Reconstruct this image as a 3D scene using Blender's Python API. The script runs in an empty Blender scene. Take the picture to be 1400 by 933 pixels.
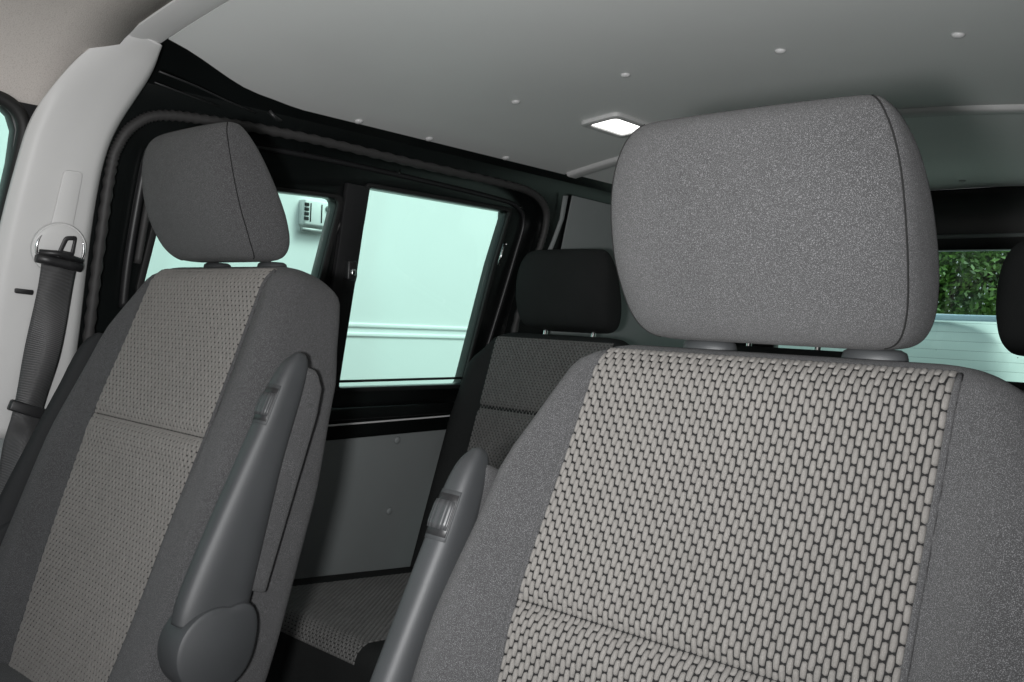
import bpy, bmesh, math, random
from mathutils import Vector, Matrix
random.seed(7)
D = bpy.data
SC = bpy.context.scene
COL = SC.collection
# ------------------------------------------------------------------ camera
# van axes: X across, Y towards the tailgate, Z up; origin at the camera's eye point
EYE = 1.56                                   # eye height above the road, added at the end
R_AX = [(0.74477015, 0.66562729, 0.04751565),
        (-0.04992119, -0.01543045, 0.99863396),
        (0.6654512, -0.7461248, 0.02173677)]  # rows: camera right, up, back in van axes
F_PX = 1233.03
cam_d = D.cameras.new('camera'); cam = D.objects.new('camera', cam_d); COL.objects.link(cam)
cam_d.sensor_width = 36; cam_d.lens = F_PX / 1400 * 36
cam_d.clip_start = 0.02; cam_d.clip_end = 500
M = Matrix([[R_AX[c][r] for c in range(3)] for r in range(3)]).to_4x4()
M.translation = (0, 0, EYE)
cam.matrix_world = M
SC.camera = cam
# ------------------------------------------------------------------ light
SC.view_settings.view_transform = 'Standard'; SC.view_settings.look = 'None'
SC.view_settings.exposure = 0.3; SC.view_settings.gamma = 1
world = D.worlds.new('World'); SC.world = world; world.use_nodes = True
wn = world.node_tree.nodes; wl = world.node_tree.links
bgn = wn['Background']
sky = wn.new('ShaderNodeTexSky'); sky.sky_type = 'NISHITA'; sky.sun_disc = False
sky.sun_elevation = math.radians(50); sky.sun_rotation = math.radians(60)
sky.dust_density = 4
hs = wn.new('ShaderNodeHueSaturation'); hs.inputs['Saturation'].default_value = 0.25
wl.new(sky.outputs[0], hs.inputs['Color']); wl.new(hs.outputs[0], bgn.inputs['Color'])
bgn.inputs['Strength'].default_value = 0.15
sun_d = D.lights.new('sun', 'SUN'); sun_d.energy = 1.5; sun_d.angle = math.radians(25); sun_d.color = (1, .97, .93)
sun = D.objects.new('sun', sun_d); COL.objects.link(sun)
sdir = Vector((math.sin(math.radians(60)) * math.cos(math.radians(50)), math.cos(math.radians(60)) * math.cos(math.radians(50)), math.sin(math.radians(50))))
sun.rotation_euler = sdir.to_track_quat('Z', 'Y').to_euler(); sun.location = (3, -2, 8)
# the camera's own flash gun, a hand's width left of the lens
fl_d = D.lights.new('camera_flash', 'SPOT'); fl_d.energy = 57; fl_d.shadow_soft_size = 0.025
fl_d.spot_size = math.radians(108); fl_d.spot_blend = 1.0
fl = D.objects.new('camera_flash', fl_d); COL.objects.link(fl); fl.location = (-0.06, -0.053, EYE - 0.02)
fl.rotation_euler = Vector((.66, -.745, -.10)).to_track_quat('Z', 'Y').to_euler()   # beam towards the sliding door, a little upwards

# ------------------------------------------------------------------ pixel helpers (photo 1400 x 933)
def ray(x, y):
    c = (x - 700, -(y - 466.5), -F_PX)
    return Vector([sum(R_AX[k][i] * c[k] for k in range(3)) for i in range(3)])
def at_y(p, Y): r = ray(*p); return r * (Y / r.y)
def at_x(p, X): r = ray(*p); return r * (X / r.x)
def at_z(p, Z): r = ray(*p); return r * (Z / r.z)
WA, WB = -1.602, 0.20                        # left wall: x = WA + WB*z - d
def wall_x(z, d=0): return WA + WB * z - d
def at_wall(p, d=0.0):
    r = ray(*p); t = (WA - d) / (r.x - WB * r.z); return r * t
def wall_pt(y, z, d): return (wall_x(z, d), y, z)
def roof_z(x): return 0.470 - 0.145 * (x + 0.82) ** 2

# ------------------------------------------------------------------ materials
def mat(name, col, rough=.6, spec=.5, metal=0, bump=None, speck=None, sheen=0, coat=0, vary=None, island=0, soft=None):
    m = D.materials.new(name); m.use_nodes = True
    n = m.node_tree.nodes; l = m.node_tree.links; b = n['Principled BSDF']
    b.inputs['Base Color'].default_value = (*col, 1); b.inputs['Roughness'].default_value = rough
    b.inputs['Specular IOR Level'].default_value = spec; b.inputs['Metallic'].default_value = metal
    b.inputs['Sheen Weight'].default_value = sheen; b.inputs['Coat Weight'].default_value = coat
    b.inputs['Sheen Roughness'].default_value = .5
    tc = n.new('ShaderNodeTexCoord')
    out = None
    if vary:                                  # soft large-scale unevenness (scale, amount)
        t = n.new('ShaderNodeTexNoise'); t.inputs['Scale'].default_value = vary[0]; t.inputs['Detail'].default_value = 5
        l.new(tc.outputs['Object'], t.inputs['Vector'])
        r = n.new('ShaderNodeMapRange'); r.inputs[1].default_value = .3; r.inputs[2].default_value = .7
        r.inputs[3].default_value = 1 - vary[1]; r.inputs[4].default_value = 1 + vary[1]
        l.new(t.outputs[0], r.inputs[0])
        mx = n.new('ShaderNodeMix'); mx.data_type = 'RGBA'; mx.blend_type = 'MULTIPLY'; mx.inputs[0].default_value = 1
        mx.inputs[6].default_value = (*col, 1); l.new(r.outputs[0], mx.inputs[7]); out = mx.outputs[2]
    if speck:                                 # (scale, threshold, colour, amount): light fibres
        t = n.new('ShaderNodeTexNoise'); t.inputs['Scale'].default_value = speck[0]; t.inputs['Detail'].default_value = 2
        l.new(tc.outputs['Object'], t.inputs['Vector'])
        r = n.new('ShaderNodeMapRange'); r.inputs[1].default_value = speck[1]; r.inputs[2].default_value = speck[1] + .16
        r.inputs[3].default_value = 0; r.inputs[4].default_value = speck[3]
        l.new(t.outputs[0], r.inputs[0])
        mx = n.new('ShaderNodeMix'); mx.data_type = 'RGBA'
        l.new(r.outputs[0], mx.inputs[0])
        if out: l.new(out, mx.inputs[6])
        else: mx.inputs[6].default_value = (*col, 1)
        mx.inputs[7].default_value = (*speck[2], 1); out = mx.outputs[2]
    if island:                                # every loop of thread a little lighter or darker
        g_ = n.new('ShaderNodeNewGeometry'); r = n.new('ShaderNodeMapRange')
        r.inputs[3].default_value = 1 - island; r.inputs[4].default_value = 1 + island
        l.new(g_.outputs['Random Per Island'], r.inputs[0])
        mx = n.new('ShaderNodeMix'); mx.data_type = 'RGBA'; mx.blend_type = 'MULTIPLY'; mx.inputs[0].default_value = 1
        l.new(out, mx.inputs[6]); l.new(r.outputs[0], mx.inputs[7]); out = mx.outputs[2]
    if out: l.new(out, b.inputs['Base Color'])
    if bump:                                  # (scale, strength, distance)
        t = n.new('ShaderNodeTexNoise'); t.inputs['Scale'].default_value = bump[0]; t.inputs['Detail'].default_value = 3
        l.new(tc.outputs['Object'], t.inputs['Vector'])
        bp = n.new('ShaderNodeBump'); bp.inputs['Strength'].default_value = bump[1]; bp.inputs['Distance'].default_value = bump[2]
        l.new(t.outputs[0], bp.inputs['Height']); l.new(bp.outputs[0], b.inputs['Normal'])
        if soft:
            t2 = n.new('ShaderNodeTexNoise'); t2.inputs['Scale'].default_value = soft[0]; t2.inputs['Detail'].default_value = 2
            l.new(tc.outputs['Object'], t2.inputs['Vector'])
            b2 = n.new('ShaderNodeBump'); b2.inputs['Strength'].default_value = soft[1]; b2.inputs['Distance'].default_value = soft[2]
            l.new(t2.outputs[0], b2.inputs['Height']); l.new(b2.outputs[0], bp.inputs['Normal'])
    return m

MT = {}
MT['fabric'] = mat('grey_melange_fabric', (.038, .038, .039), .95, .12, bump=(1500, 1, .0012), speck=(1700, .52, (.175, .175, .18), .85), sheen=.1, vary=(9, .10), soft=(16, .5, .012))
MT['cell'] = mat('woven_beige_thread', (.128, .120, .111), .45, .6, bump=(2000, .9, .001), speck=(2400, .5, (.235, .223, .208), .6), sheen=.08, island=.05, vary=(6, .07))
MT['insert'] = mat('woven_dark_ground', (.014, .014, .014), .95, .1, bump=(1600, .6, .0008))
MT['rear_fabric'] = mat('charcoal_fabric', (.016, .017, .017), .95, .15, bump=(1100, .8, .001), speck=(1300, .6, (.05, .05, .05), .5), vary=(9, .1))
MT['rear_cell'] = mat('woven_grey_thread', (.105, .103, .10), .6, .5, bump=(1500, .6, .0008), vary=(7, .1), island=.1)
MT['arm'] = mat('grained_grey_plastic', (.034, .036, .038), .52, .5, bump=(1500, .45, .0005), vary=(14, .08))
MT['wheel'] = mat('ribbed_grey_plastic', (.04, .041, .043), .4, .5)
MT['dark_plastic'] = mat('black_plastic', (.014, .014, .015), .45, .5, bump=(600, .2, .0004))
MT['black_paint'] = mat('black_body_paint', (.004, .005, .005), .28, .5, vary=(5, .3))
MT['rubber'] = mat('black_rubber', (.012, .012, .012), .6, .4, bump=(300, .3, .0006))
MT['seal'] = mat('textured_seal_rubber', (.035, .034, .034), .6, .4, bump=(700, .5, .0006))
MT['liner'] = mat('grey_roof_panel', (.70, .715, .705), .55, .35, bump=(420, .10, .0004), vary=(2.5, .03))
MT['trim'] = mat('light_grey_trim', (.55, .55, .545), .5, .4, bump=(700, .15, .0003), vary=(4, .03))
MT['headliner'] = mat('knit_headliner', (.56, .525, .495), .95, .1, bump=(700, .7, .001), speck=(500, .5, (.42, .385, .36), .6))
MT['pillar'] = mat('pale_grey_plastic', (.53, .53, .525), .5, .4, bump=(900, .15, .0003), vary=(4, .03))
MT['panel'] = mat('grey_hardboard', (.20, .215, .215), .6, .35, bump=(500, .12, .0004), vary=(3, .06))
MT['screw'] = mat('pale_screw_cap', (.55, .55, .55), .4, .5)
MT['chrome'] = mat('chrome', (.75, .75, .76), .15, .5, 1)
MT['steel'] = mat('polished_steel', (.6, .6, .6), .22, .5, 1)
MT['white_paint'] = mat('white_vehicle_paint', (.78, .78, .78), .55, .35, vary=(.8, .03))
MT['grime_white'] = mat('white_box_panel', (.78, .79, .79), .4, .5, vary=(.7, .04))
MT['asphalt'] = mat('concrete_paving', (.26, .255, .245), .9, .3, bump=(60, .6, .01), vary=(1.5, .2))  # unseen paving, made pale so it bounces light up to the ceiling
MT['tyre'] = mat('tyre_rubber', (.02, .02, .02), .8, .3)
MT['carpet'] = mat('dark_carpet', (.02, .021, .022), .95, .1, bump=(400, .8, .003))
MT['bark'] = mat('bark', (.06, .045, .03), .9, .2, bump=(30, .8, .03))
MT['dim_van_paint'] = mat('dimmed_white_van_paint', (.50, .57, .56), .5, .4, vary=(.8, .03))  # white van's weaker light put into a grey green base colour
MT['roof_edge_blue'] = mat('pale_blue_strip', (.42, .55, .66), .5, .4)  # pale blue colour of the parked van's roof edge strip
MT['dirt_metal'] = mat('grey_metal', (.3, .3, .3), .4, .5, .7)

def leaf_mat():
    m = D.materials.new('foliage'); m.use_nodes = True
    n = m.node_tree.nodes; l = m.node_tree.links; b = n['Principled BSDF']
    t = n.new('ShaderNodeTexNoise'); t.inputs['Scale'].default_value = 2.2; t.inputs['Detail'].default_value = 6
    g = n.new('ShaderNodeNewGeometry'); l.new(g.outputs['Position'], t.inputs['Vector'])
    r = n.new('ShaderNodeValToRGB'); r.color_ramp.elements[0].color = (.014, .055, .008, 1); r.color_ramp.elements[1].color = (.12, .25, .03, 1)
    r.color_ramp.elements[0].position = .35; r.color_ramp.elements[1].position = .68
    l.new(t.outputs[0], r.inputs[0]); l.new(r.outputs[0], b.inputs['Base Color']); b.inputs['Roughness'].default_value = .6
    return m
MT['leaf'] = leaf_mat()
def glass_mat(name, tint, gloss=.06):
    m = D.materials.new(name); m.use_nodes = True
    n = m.node_tree.nodes; l = m.node_tree.links
    n.remove(n['Principled BSDF'])
    tr = n.new('ShaderNodeBsdfTransparent'); tr.inputs[0].default_value = (*tint, 1)
    gl = n.new('ShaderNodeBsdfGlossy'); gl.inputs['Roughness'].default_value = .02
    mx = n.new('ShaderNodeMixShader'); lw_ = n.new('ShaderNodeLayerWeight'); lw_.inputs[0].default_value = .5; pw = n.new('ShaderNodeMath'); pw.operation = 'POWER'; pw.inputs[1].default_value = 5
    fr = n.new('ShaderNodeMapRange'); fr.inputs[3].default_value = .04; fr.inputs[4].default_value = .8
    l.new(lw_.outputs['Facing'], pw.inputs[0]); l.new(pw.outputs[0], fr.inputs[0]); l.new(fr.outputs[0], mx.inputs[0]); l.new(tr.outputs[0], mx.inputs[1]); l.new(gl.outputs[0], mx.inputs[2])
    l.new(mx.outputs[0], n['Material Output'].inputs[0])
    return m
MT['glass'] = glass_mat('green_tinted_glass', (.62, .96, .87))
MT['rear_glass'] = glass_mat('rear_tinted_glass', (.68, .96, .88))
def drop_mat():
    m = D.materials.new('water'); m.use_nodes = True
    b = m.node_tree.nodes['Principled BSDF']
    b.inputs['Transmission Weight'].default_value = 1; b.inputs['Roughness'].default_value = .02; b.inputs['IOR'].default_value = 1.33
    return m
MT['water'] = drop_mat()
def emit_mat(name, col, s):
    m = D.materials.new(name); m.use_nodes = True
    b = m.node_tree.nodes['Principled BSDF']
    b.inputs['Base Color'].default_value = (.8, .8, .8, 1)
    b.inputs['Emission Color'].default_value = (*col, 1); b.inputs['Emission Strength'].default_value = s
    return m
MT['lamp'] = emit_mat('lit_lamp_lens', (1, .99, .96), 2.2)
def webbing_mat():
    m = mat('belt_webbing', (.06, .061, .062), .34, .7)
    n = m.node_tree.nodes; l = m.node_tree.links; b = n['Principled BSDF']
    uv = n.new('ShaderNodeUVMap')
    w = n.new('ShaderNodeTexWave'); w.wave_type = 'BANDS'; w.bands_direction = 'DIAGONAL'
    mp = n.new('ShaderNodeMapping'); mp.inputs['Scale'].default_value = (18, 38, 1)
    l.new(uv.outputs[0], mp.inputs[0]); l.new(mp.outputs[0], w.inputs['Vector']); w.inputs['Scale'].default_value = .6
    bp = n.new('ShaderNodeBump'); bp.inputs['Strength'].default_value = .8; bp.inputs['Distance'].default_value = .0012
    l.new(w.outputs[0], bp.inputs['Height']); l.new(bp.outputs[0], b.inputs['Normal'])
    r = n.new('ShaderNodeValToRGB'); r.color_ramp.elements[0].color = (.03, .03, .031, 1); r.color_ramp.elements[1].color = (.12, .12, .122, 1)
    l.new(w.outputs[0], r.inputs[0]); l.new(r.outputs[0], b.inputs['Base Color'])
    return m
MT['webbing'] = webbing_mat()

# ------------------------------------------------------------------ mesh helpers
def link(name, me, m, parent=None, smooth=True):
    if m: me.materials.append(MT[m])
    if smooth:
        for p in me.polygons: p.use_smooth = True
    o = D.objects.new(name, me); COL.objects.link(o); o.parent = parent
    return o
def raw(name, v, f, m, parent=None, smooth=True):
    me = D.meshes.new(name); me.from_pydata([tuple(p) for p in v], [], f); me.update()
    return link(name, me, m, parent, smooth)
def from_bm(name, bm, m, parent=None, smooth=True):
    me = D.meshes.new(name); bmesh.ops.recalc_face_normals(bm, faces=bm.faces); bm.to_mesh(me); bm.free()
    return link(name, me, m, parent, smooth)
def thing(name, label, cat, loc=(0, 0, 0), group=None):
    o = D.objects.new(name, None); COL.objects.link(o); o.location = loc
    o.empty_display_size = .05
    return tag(o, label, cat, group)
def tag(o, label, cat, group=None):
    o['label'] = label; o['category'] = cat
    if group: o['group'] = group
    return o
def struct(o): o['kind'] = 'structure'; return o
def stuff(o): o['kind'] = 'stuff'; return o
def rebase(o_root, parts):
    """parts were made in van axes; hang them under the Empty without moving them"""
    for p in parts:
        p.data.transform(Matrix.Translation(-Vector(o_root.location))); p.parent = o_root
def solid(o, t, off=-1):
    md = o.modifiers.new('thickness', 'SOLIDIFY'); md.thickness = t; md.offset = off; return o
def bevel(o, w, s=2):
    md = o.modifiers.new('edge', 'BEVEL'); md.width = w; md.segments = s; md.limit_method = 'ANGLE'; return o
def subsurf(o, l=1):
    md = o.modifiers.new('smooth', 'SUBSURF'); md.levels = l; md.render_levels = l; return o
def auto(o, a=40):
    o.data.set_sharp_from_angle(angle=math.radians(a)); return o
def grid_faces(nr, nc, closed=False, flip=False):
    f = []
    cc = nc if closed else nc - 1
    for i in range(nr - 1):
        for j in range(cc):
            k = (j + 1) % nc
            q = (i * nc + j, i * nc + k, (i + 1) * nc + k, (i + 1) * nc + j)
            f.append(q[::-1] if flip else q)
    return f
def loft(name, rings, m, parent=None, caps=True, closed=True, flip=False):
    nc = len(rings[0]); v = [p for r in rings for p in r]
    f = grid_faces(len(rings), nc, closed, flip)
    if caps and closed:
        f.append(tuple(range(nc))); f.append(tuple(range(len(v) - nc, len(v))))
    bm = bmesh.new(); bv = [bm.verts.new(p) for p in v]
    for q in f: bm.faces.new([bv[i] for i in q])
    return from_bm(name, bm, m, parent)
def tube(name, pts, rad, m, parent=None, n=10, closed=False, corr=None):
    """round tube; rad may be a function of the point index; corr = (every, extra)"""
    P = [Vector(p) for p in pts]; N = len(P); rings = []
    up = Vector((0, 0, 1))
    for i, p in enumerate(P):
        a = P[(i - 1) % N] if closed or i > 0 else p
        b = P[(i + 1) % N] if closed or i < N - 1 else p
        t = (b - a).normalized()
        s = t.cross(Vector((1, 0, 0)))
        if s.length < .1: s = t.cross(up)
        s.normalize(); w = t.cross(s).normalized()
        r = rad(i) if callable(rad) else rad
        rings.append([p + s * (r * math.cos(2 * math.pi * k / n)) + w * (r * math.sin(2 * math.pi * k / n)) for k in range(n)])
    if closed: rings.append(rings[0])
    return loft(name, rings, m, parent, caps=not closed)
def cyl_between(name, a, b, r, m, parent=None, n=16):
    return auto(tube(name, [a, b], r, m, parent, n), 40)
def box(name, c, s, m, parent=None, bev=.004, seg=3, rot=None):
    bm = bmesh.new(); bmesh.ops.create_cube(bm, size=1)
    bmesh.ops.scale(bm, vec=s, verts=bm.verts)
    if bev: bmesh.ops.bevel(bm, geom=bm.edges[:], offset=bev, segments=seg, profile=.5, affect='EDGES')
    if rot is not None: bmesh.ops.transform(bm, matrix=rot, verts=bm.verts)
    bmesh.ops.translate(bm, vec=c, verts=bm.verts)
    return auto(from_bm(name, bm, m, parent), 50)
def plate(name, outer, holes, thick, bev, mapf, m, parent=None):
    """flat board with real openings: outline in 2-D, thickness, rounded edges; mapf(a, b, d) -> xyz"""
    cu = D.curves.new(name + '_c', 'CURVE'); cu.dimensions = '2D'; cu.fill_mode = 'BOTH'
    for poly in [outer] + holes:
        s = cu.splines.new('POLY'); s.points.add(len(poly) - 1); s.use_cyclic_u = True
        for i, q in enumerate(poly): s.points[i].co = (q[0], q[1], 0, 1)
    cu.extrude = max(thick / 2 - bev, 0); cu.bevel_depth = bev; cu.bevel_resolution = 1; cu.offset = -bev
    t = D.objects.new(name + '_t', cu); COL.objects.link(t)
    dg = bpy.context.evaluated_depsgraph_get(); dg.update()
    me = D.meshes.new_from_object(t.evaluated_get(dg)); D.objects.remove(t); D.curves.remove(cu)
    me.name = name
    me.materials.clear()
    for v in me.vertices: v.co = mapf(v.co.x, v.co.y, v.co.z + thick / 2)
    bm = bmesh.new(); bm.from_mesh(me); bmesh.ops.remove_doubles(bm, verts=bm.verts, dist=1e-5)
    bmesh.ops.recalc_face_normals(bm, faces=bm.faces); bm.to_mesh(me); bm.free()
    return auto(link(name, me, m, parent), 35)
def rounded(poly, r, n=5):
    """round the corners of a 2-D polygon"""
    out = []; N = len(poly)
    for i in range(N):
        p = Vector(poly[i]); a = (Vector(poly[i - 1]) - p); b = (Vector(poly[(i + 1) % N]) - p)
        rr = min(r, a.length * .45, b.length * .45)
        pa = p + a.normalized() * rr; pb = p + b.normalized() * rr
        for k in range(n + 1):
            t = k / n; out.append(tuple((1 - t) ** 2 * pa + 2 * t * (1 - t) * p + t * t * pb))
    return out
def catmull(pts, n=6, closed=False):
    P = [Vector(p) for p in pts]; N = len(P); out = []
    for i in range(N if closed else N - 1):
        p0 = P[(i - 1) % N] if closed or i > 0 else P[i]; p1 = P[i]; p2 = P[(i + 1) % N]
        p3 = P[(i + 2) % N] if closed or i < N - 2 else p2
        for k in range(n):
            t = k / n
            out.append(.5 * ((2 * p1) + (p2 - p0) * t + (2 * p0 - 5 * p1 + 4 * p2 - p3) * t * t + (3 * p1 - p0 - 3 * p2 + p3) * t ** 3))
    if not closed: out.append(P[-1])
    return out
def interp(x, xs, ys):
    if x <= xs[0]: return ys[0]
    for i in range(len(xs) - 1):
        if x <= xs[i + 1]:
            t = (x - xs[i]) / (xs[i + 1] - xs[i]); t = t * t * (3 - 2 * t) * .4 + t * .6
            return ys[i] + (ys[i + 1] - ys[i]) * t
    return ys[-1]
def sstep(x): x = min(max(x, 0), 1); return x * x * (3 - 2 * x)
def yz(p, d=0):                               # photo point -> (y, z) on the wall plane
    q = at_wall(p, d); return (q.y, q.z)
FLOOR = -1.0

# ------------------------------------------------------------------ ground outside and the van's shell
g = raw('ground', [(-90, -90, -EYE), (90, -90, -EYE), (90, 90, -EYE), (-90, 90, -EYE)], [(0, 1, 2, 3)], 'asphalt', smooth=False); struct(g)
fl_o = box('floor', (-.82, 1.3, FLOOR - .03), (1.7, 3.4, .06), 'carpet', bev=.005); struct(fl_o)

def roof_sheet(name, x0, x1, y0, y1, nx, ny, dz, m, cut=None):
    v = []
    for j in range(ny + 1):
        y = y0 + (y1 - y0) * j / ny
        xa = x0 if cut is None else cut(y)
        for i in range(nx + 1):
            x = xa + (x1 - xa) * i / nx
            v.append((x, y, roof_z(x) + dz))
    o = raw(name, v, grid_faces(ny + 1, nx + 1, flip=True), m)
    solid(o, .005, -1); md = o.modifiers.new('crisp', 'EDGE_SPLIT'); md.split_angle = math.radians(40); return o
def cutx(y): return interp(y, [.69, .93, 1.05, 9], [-1.385, -1.500, -1.522, -1.522])
ceiling = struct(roof_sheet('ceiling', -1.52, -.12, .701, 1.885, 40, 30, 0, 'liner', cutx))
ceiling_rear = struct(roof_sheet('ceiling_rear_panel', -1.50, -.14, 1.915, 2.93, 40, 12, -.004, 'liner'))
roof = struct(roof_sheet('roof', -1.62, -.02, -.35, 3.1, 30, 6, .075, 'black_paint'))  # unseen outer sheet over the ceiling, added to block the sky
# front headliner: roof curve that rolls down to the door
def liner_profile():
    pr = [(-.12 - 1.24 * i / 26, None) for i in range(27)]
    pr = [(x, roof_z(x) - .002) for x, _ in pr]
    pr += [(-1.41, .412), (-1.455, .393), (-1.495, .366), (-1.522, .340), (-1.541, .315), (-1.550, .298)]
    return pr
prf = liner_profile()
v = [(x, y, z) for y in [-.35, -.1, .1, .25, .4, .55, .64] for x, z in prf]
o = raw('front_headliner', v, grid_faces(7, len(prf)), 'headliner'); struct(solid(o, .006, -1))
# cross strips over the joints of the roof panels
def cross_strip(y0, y1, dz, xa, xb):
    rings = []
    for i in range(41):
        x = xa + (xb - xa) * i / 40; z = roof_z(x)
        rings.append([(x, y0 - .004, z + .004), (x, y0, z - dz * .7), (x, y0 + .008, z - dz), (x, y1 - .008, z - dz), (x, y1, z - dz * .7), (x, y1 + .004, z + .004)])
    o = loft('joint_strip', rings, 'trim'); return auto(o, 50)
s1 = cross_strip(.640, .694, .006, -1.40, -.14); s1.parent = ceiling
s2 = cross_strip(1.878, 1.925, .010, -1.508, -.13); s2.parent = ceiling
# screw caps in the ceiling
def dome(name, c, r, h, m, parent, nrm=(0, 0, -1), seg=14):
    q = Vector(nrm).to_track_quat('Z', 'Y'); rings = []
    for rr, hh in [(1, 0), (.97, .35), (.8, .7), (.5, .93), (.18, 1)]:
        rings.append([Vector(c) + q @ Vector((r * rr * math.cos(2 * math.pi * k / seg), r * rr * math.sin(2 * math.pi * k / seg), h * hh)) for k in range(seg)])
    return loft(name, rings, m, parent)
def roof_hit(p, dz=0):
    lo, hi = .2, 6.
    r = ray(*p).normalized()
    for _ in range(50):
        mid = (lo + hi) / 2; q = r * mid
        if q.z < roof_z(q.x) + dz: lo = mid
        else: hi = mid
    return r * lo
for p in [(1310, 47), (1067, 69), (855, 102), (705, 139), (583, 191), (485, 168), (685, 218)]:
    q = roof_hit(p); q.x = max(q.x, -1.508); q.z = roof_z(q.x)
    nz = Vector((-.29 * (q.x + .82), 0, -1)).normalized()
    dome('screw_cap', q, .0095, .006, 'screw', ceiling, nz)
for p in [(1316, 245), (1287, 283)]:
    q = roof_hit(p); q.z = roof_z(q.x) - .004; q.y = min(q.y, 2.9)
    dome('screw_cap', q, .0095, .006, 'screw', ceiling_rear)

# black painted body side round the sliding door opening
AP = [(95, 640), (112, 545), (128, 400), (150, 240), (163, 196), (185, 170), (222, 158), (300, 167), (420, 189), (560, 222), (690, 252), (727, 264), (745, 283), (746, 310), (733, 355), (706, 440), (672, 600)]
ap2 = [yz(p, .0) for p in AP]
ap2 = [tuple(p) for p in catmull([(a, b, 0) for a, b in ap2], 4)]
ap2 = [(p[0], p[1]) for p in ap2]
ap2 += [(1.62, -.85), (.66, -.85)]
outer = [(.60, -1.0), (3.05, -1.0), (3.05, .42), (2.2, .42), (.72, .44), (.60, .40)]
def wall_map(a, b, d): return wall_pt(a, b, d)
body = plate('side_wall', outer, [ap2], .035, .004, wall_map, 'black_paint'); struct(body)
# roof edge rail above the door: fills the gap between ceiling panel and body side
rings = []
for i in range(25):
    y = .60 + (3.0 - .60) * i / 24
    rings.append([(-1.38, y, .49), (-1.40, y, .475), (-1.46, y, .45), (-1.515, y, .425), (-1.528, y, .372), (-1.60, y, .36), (-1.64, y, .45), (-1.5, y, .53)])
rail = loft('roof_rail', rings, 'black_paint'); struct(rail)
a = roof_hit((222, 100))
tube('rail_bead', [at_x((218, 98), -1.42), at_x((268, 118), -1.455), at_x((310, 138), -1.485), at_x((350, 155), -1.50)], .0018, 'dark_plastic', rail, 8)
tube('rail_bead', [at_x((212, 113), -1.45), at_x((262, 132), -1.485), at_x((300, 146), -1.50)], .0015, 'dark_plastic', rail, 8)
tube('rail_clip', [at_x((368, 152), -1.50), at_x((375, 160), -1.498), at_x((384, 166), -1.50)], .004, 'dark_plastic', rail, 8)
# rear quarter: grey board behind the door post
qp = [(1.925, -.9), (2.93, -.9), (2.93, .335), (1.925, .348)]
quarter = plate('rear_side_board', qp, [], .006, .002, lambda a, b, d: wall_pt(a, b, d - .012), 'panel'); struct(quarter)
post = raw('door_post_glint', [at_wall(p, dd) for p, dd in [((770, 268), -.012), ((765, 300), -.012), ((754, 330), -.012), ((740, 362), -.012), ((730, 400), -.012), ((777, 268), -.02), ((771, 300), -.02), ((760, 330), -.02), ((747, 362), -.02), ((737, 400), -.02)]],
           [(0, 1, 6, 5), (1, 2, 7, 6), (2, 3, 8, 7), (3, 4, 9, 8)], 'panel', body); solid(post, .003)  # lighter strip painted as the lit highlight along the door post
# right-hand side and the tailgate
rw = plate('unseen_right_wall', [(.66, -1.0), (3.0, -1.0), (3.0, .42), (.66, .42)], [], .03, .003, lambda a, b, d: (-1.64 - wall_x(b, d), a, b), 'panel'); struct(rw)  # unseen plain wall, added to keep outside light out

# ------------------------------------------------------------------ door seal
seal_pts = catmull([at_wall(p, -.004) for p in AP[1:]], 14)
seal = tube('door_seal', seal_pts, lambda i: .0108 if i % 2 else .0080, 'seal', body, 10)

# ------------------------------------------------------------------ sliding door
door = thing('sliding_door', 'black sliding door with two green tinted windows and grey lower board', 'door', (-1.63, 1.15, -.9))
parts = []
W1 = [(196, 400), (206, 345), (232, 238), (385, 260), (452, 271), (460, 282), (436, 372), (425, 420)]
W1 = [(192, 402), (232, 245), (462, 272), (427, 408)]
W2 = [(503, 257), (694, 290), (672, 362), (630, 525), (461, 530), (486, 372)]
DD = .045
w1 = rounded([yz(p, DD) for p in W1], .022); w2 = rounded([yz(p, DD) for p in W2], .010)
skin = plate('door_frame', [(.62, -.93), (1.80, -.93), (1.80, -.2), (1.93, .40), (.64, .40)], [w1, w2], .03, .003, lambda a, b, d: wall_pt(a, b, DD + d), 'black_paint'); parts.append(skin)
def frame_loop(pl, grow, d0, d1, name, m, inner):
    c = Vector((sum(p[0] for p in pl) / len(pl), sum(p[1] for p in pl) / len(pl)))
    def gr(p, g): q = Vector(p) - c; return tuple(c + q + q.normalized() * g)
    o = plate(name, [gr(p, grow) for p in pl], [[gr(p, inner) for p in pl]], d1 - d0, .002, lambda a, b, d: wall_pt(a, b, d0 + d), m); return o
parts.append(frame_loop(w1, .016, DD - .008, DD + .001, 'window_gasket', 'rubber', .001))
parts.append(frame_loop(w2, .014, DD - .008, DD + .001, 'window_gasket', 'rubber', .001))
# recessed steps of the pressed door frame above and beside the windows
def door_bead(pts, d, r, m='dark_plastic', nm='frame_bead'):
    parts.append(tube(nm, catmull([at_wall(p, d) for p in pts], 6), r, m, None, 8))
door_bead([(212, 205), (300, 196), (420, 213), (560, 243), (680, 272), (708, 284), (716, 305), (704, 350), (680, 430), (655, 510)], DD - .004, .006)
door_bead([(168, 420), (176, 350), (195, 240), (204, 205)], DD - .006, .008)
door_bead([(188, 360), (200, 290), (214, 205)], DD - .012, .007, 'seal', 'window_rail')
door_bead([(452, 330), (470, 296), (483, 258)], DD - .004, .003, 'seal')
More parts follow.
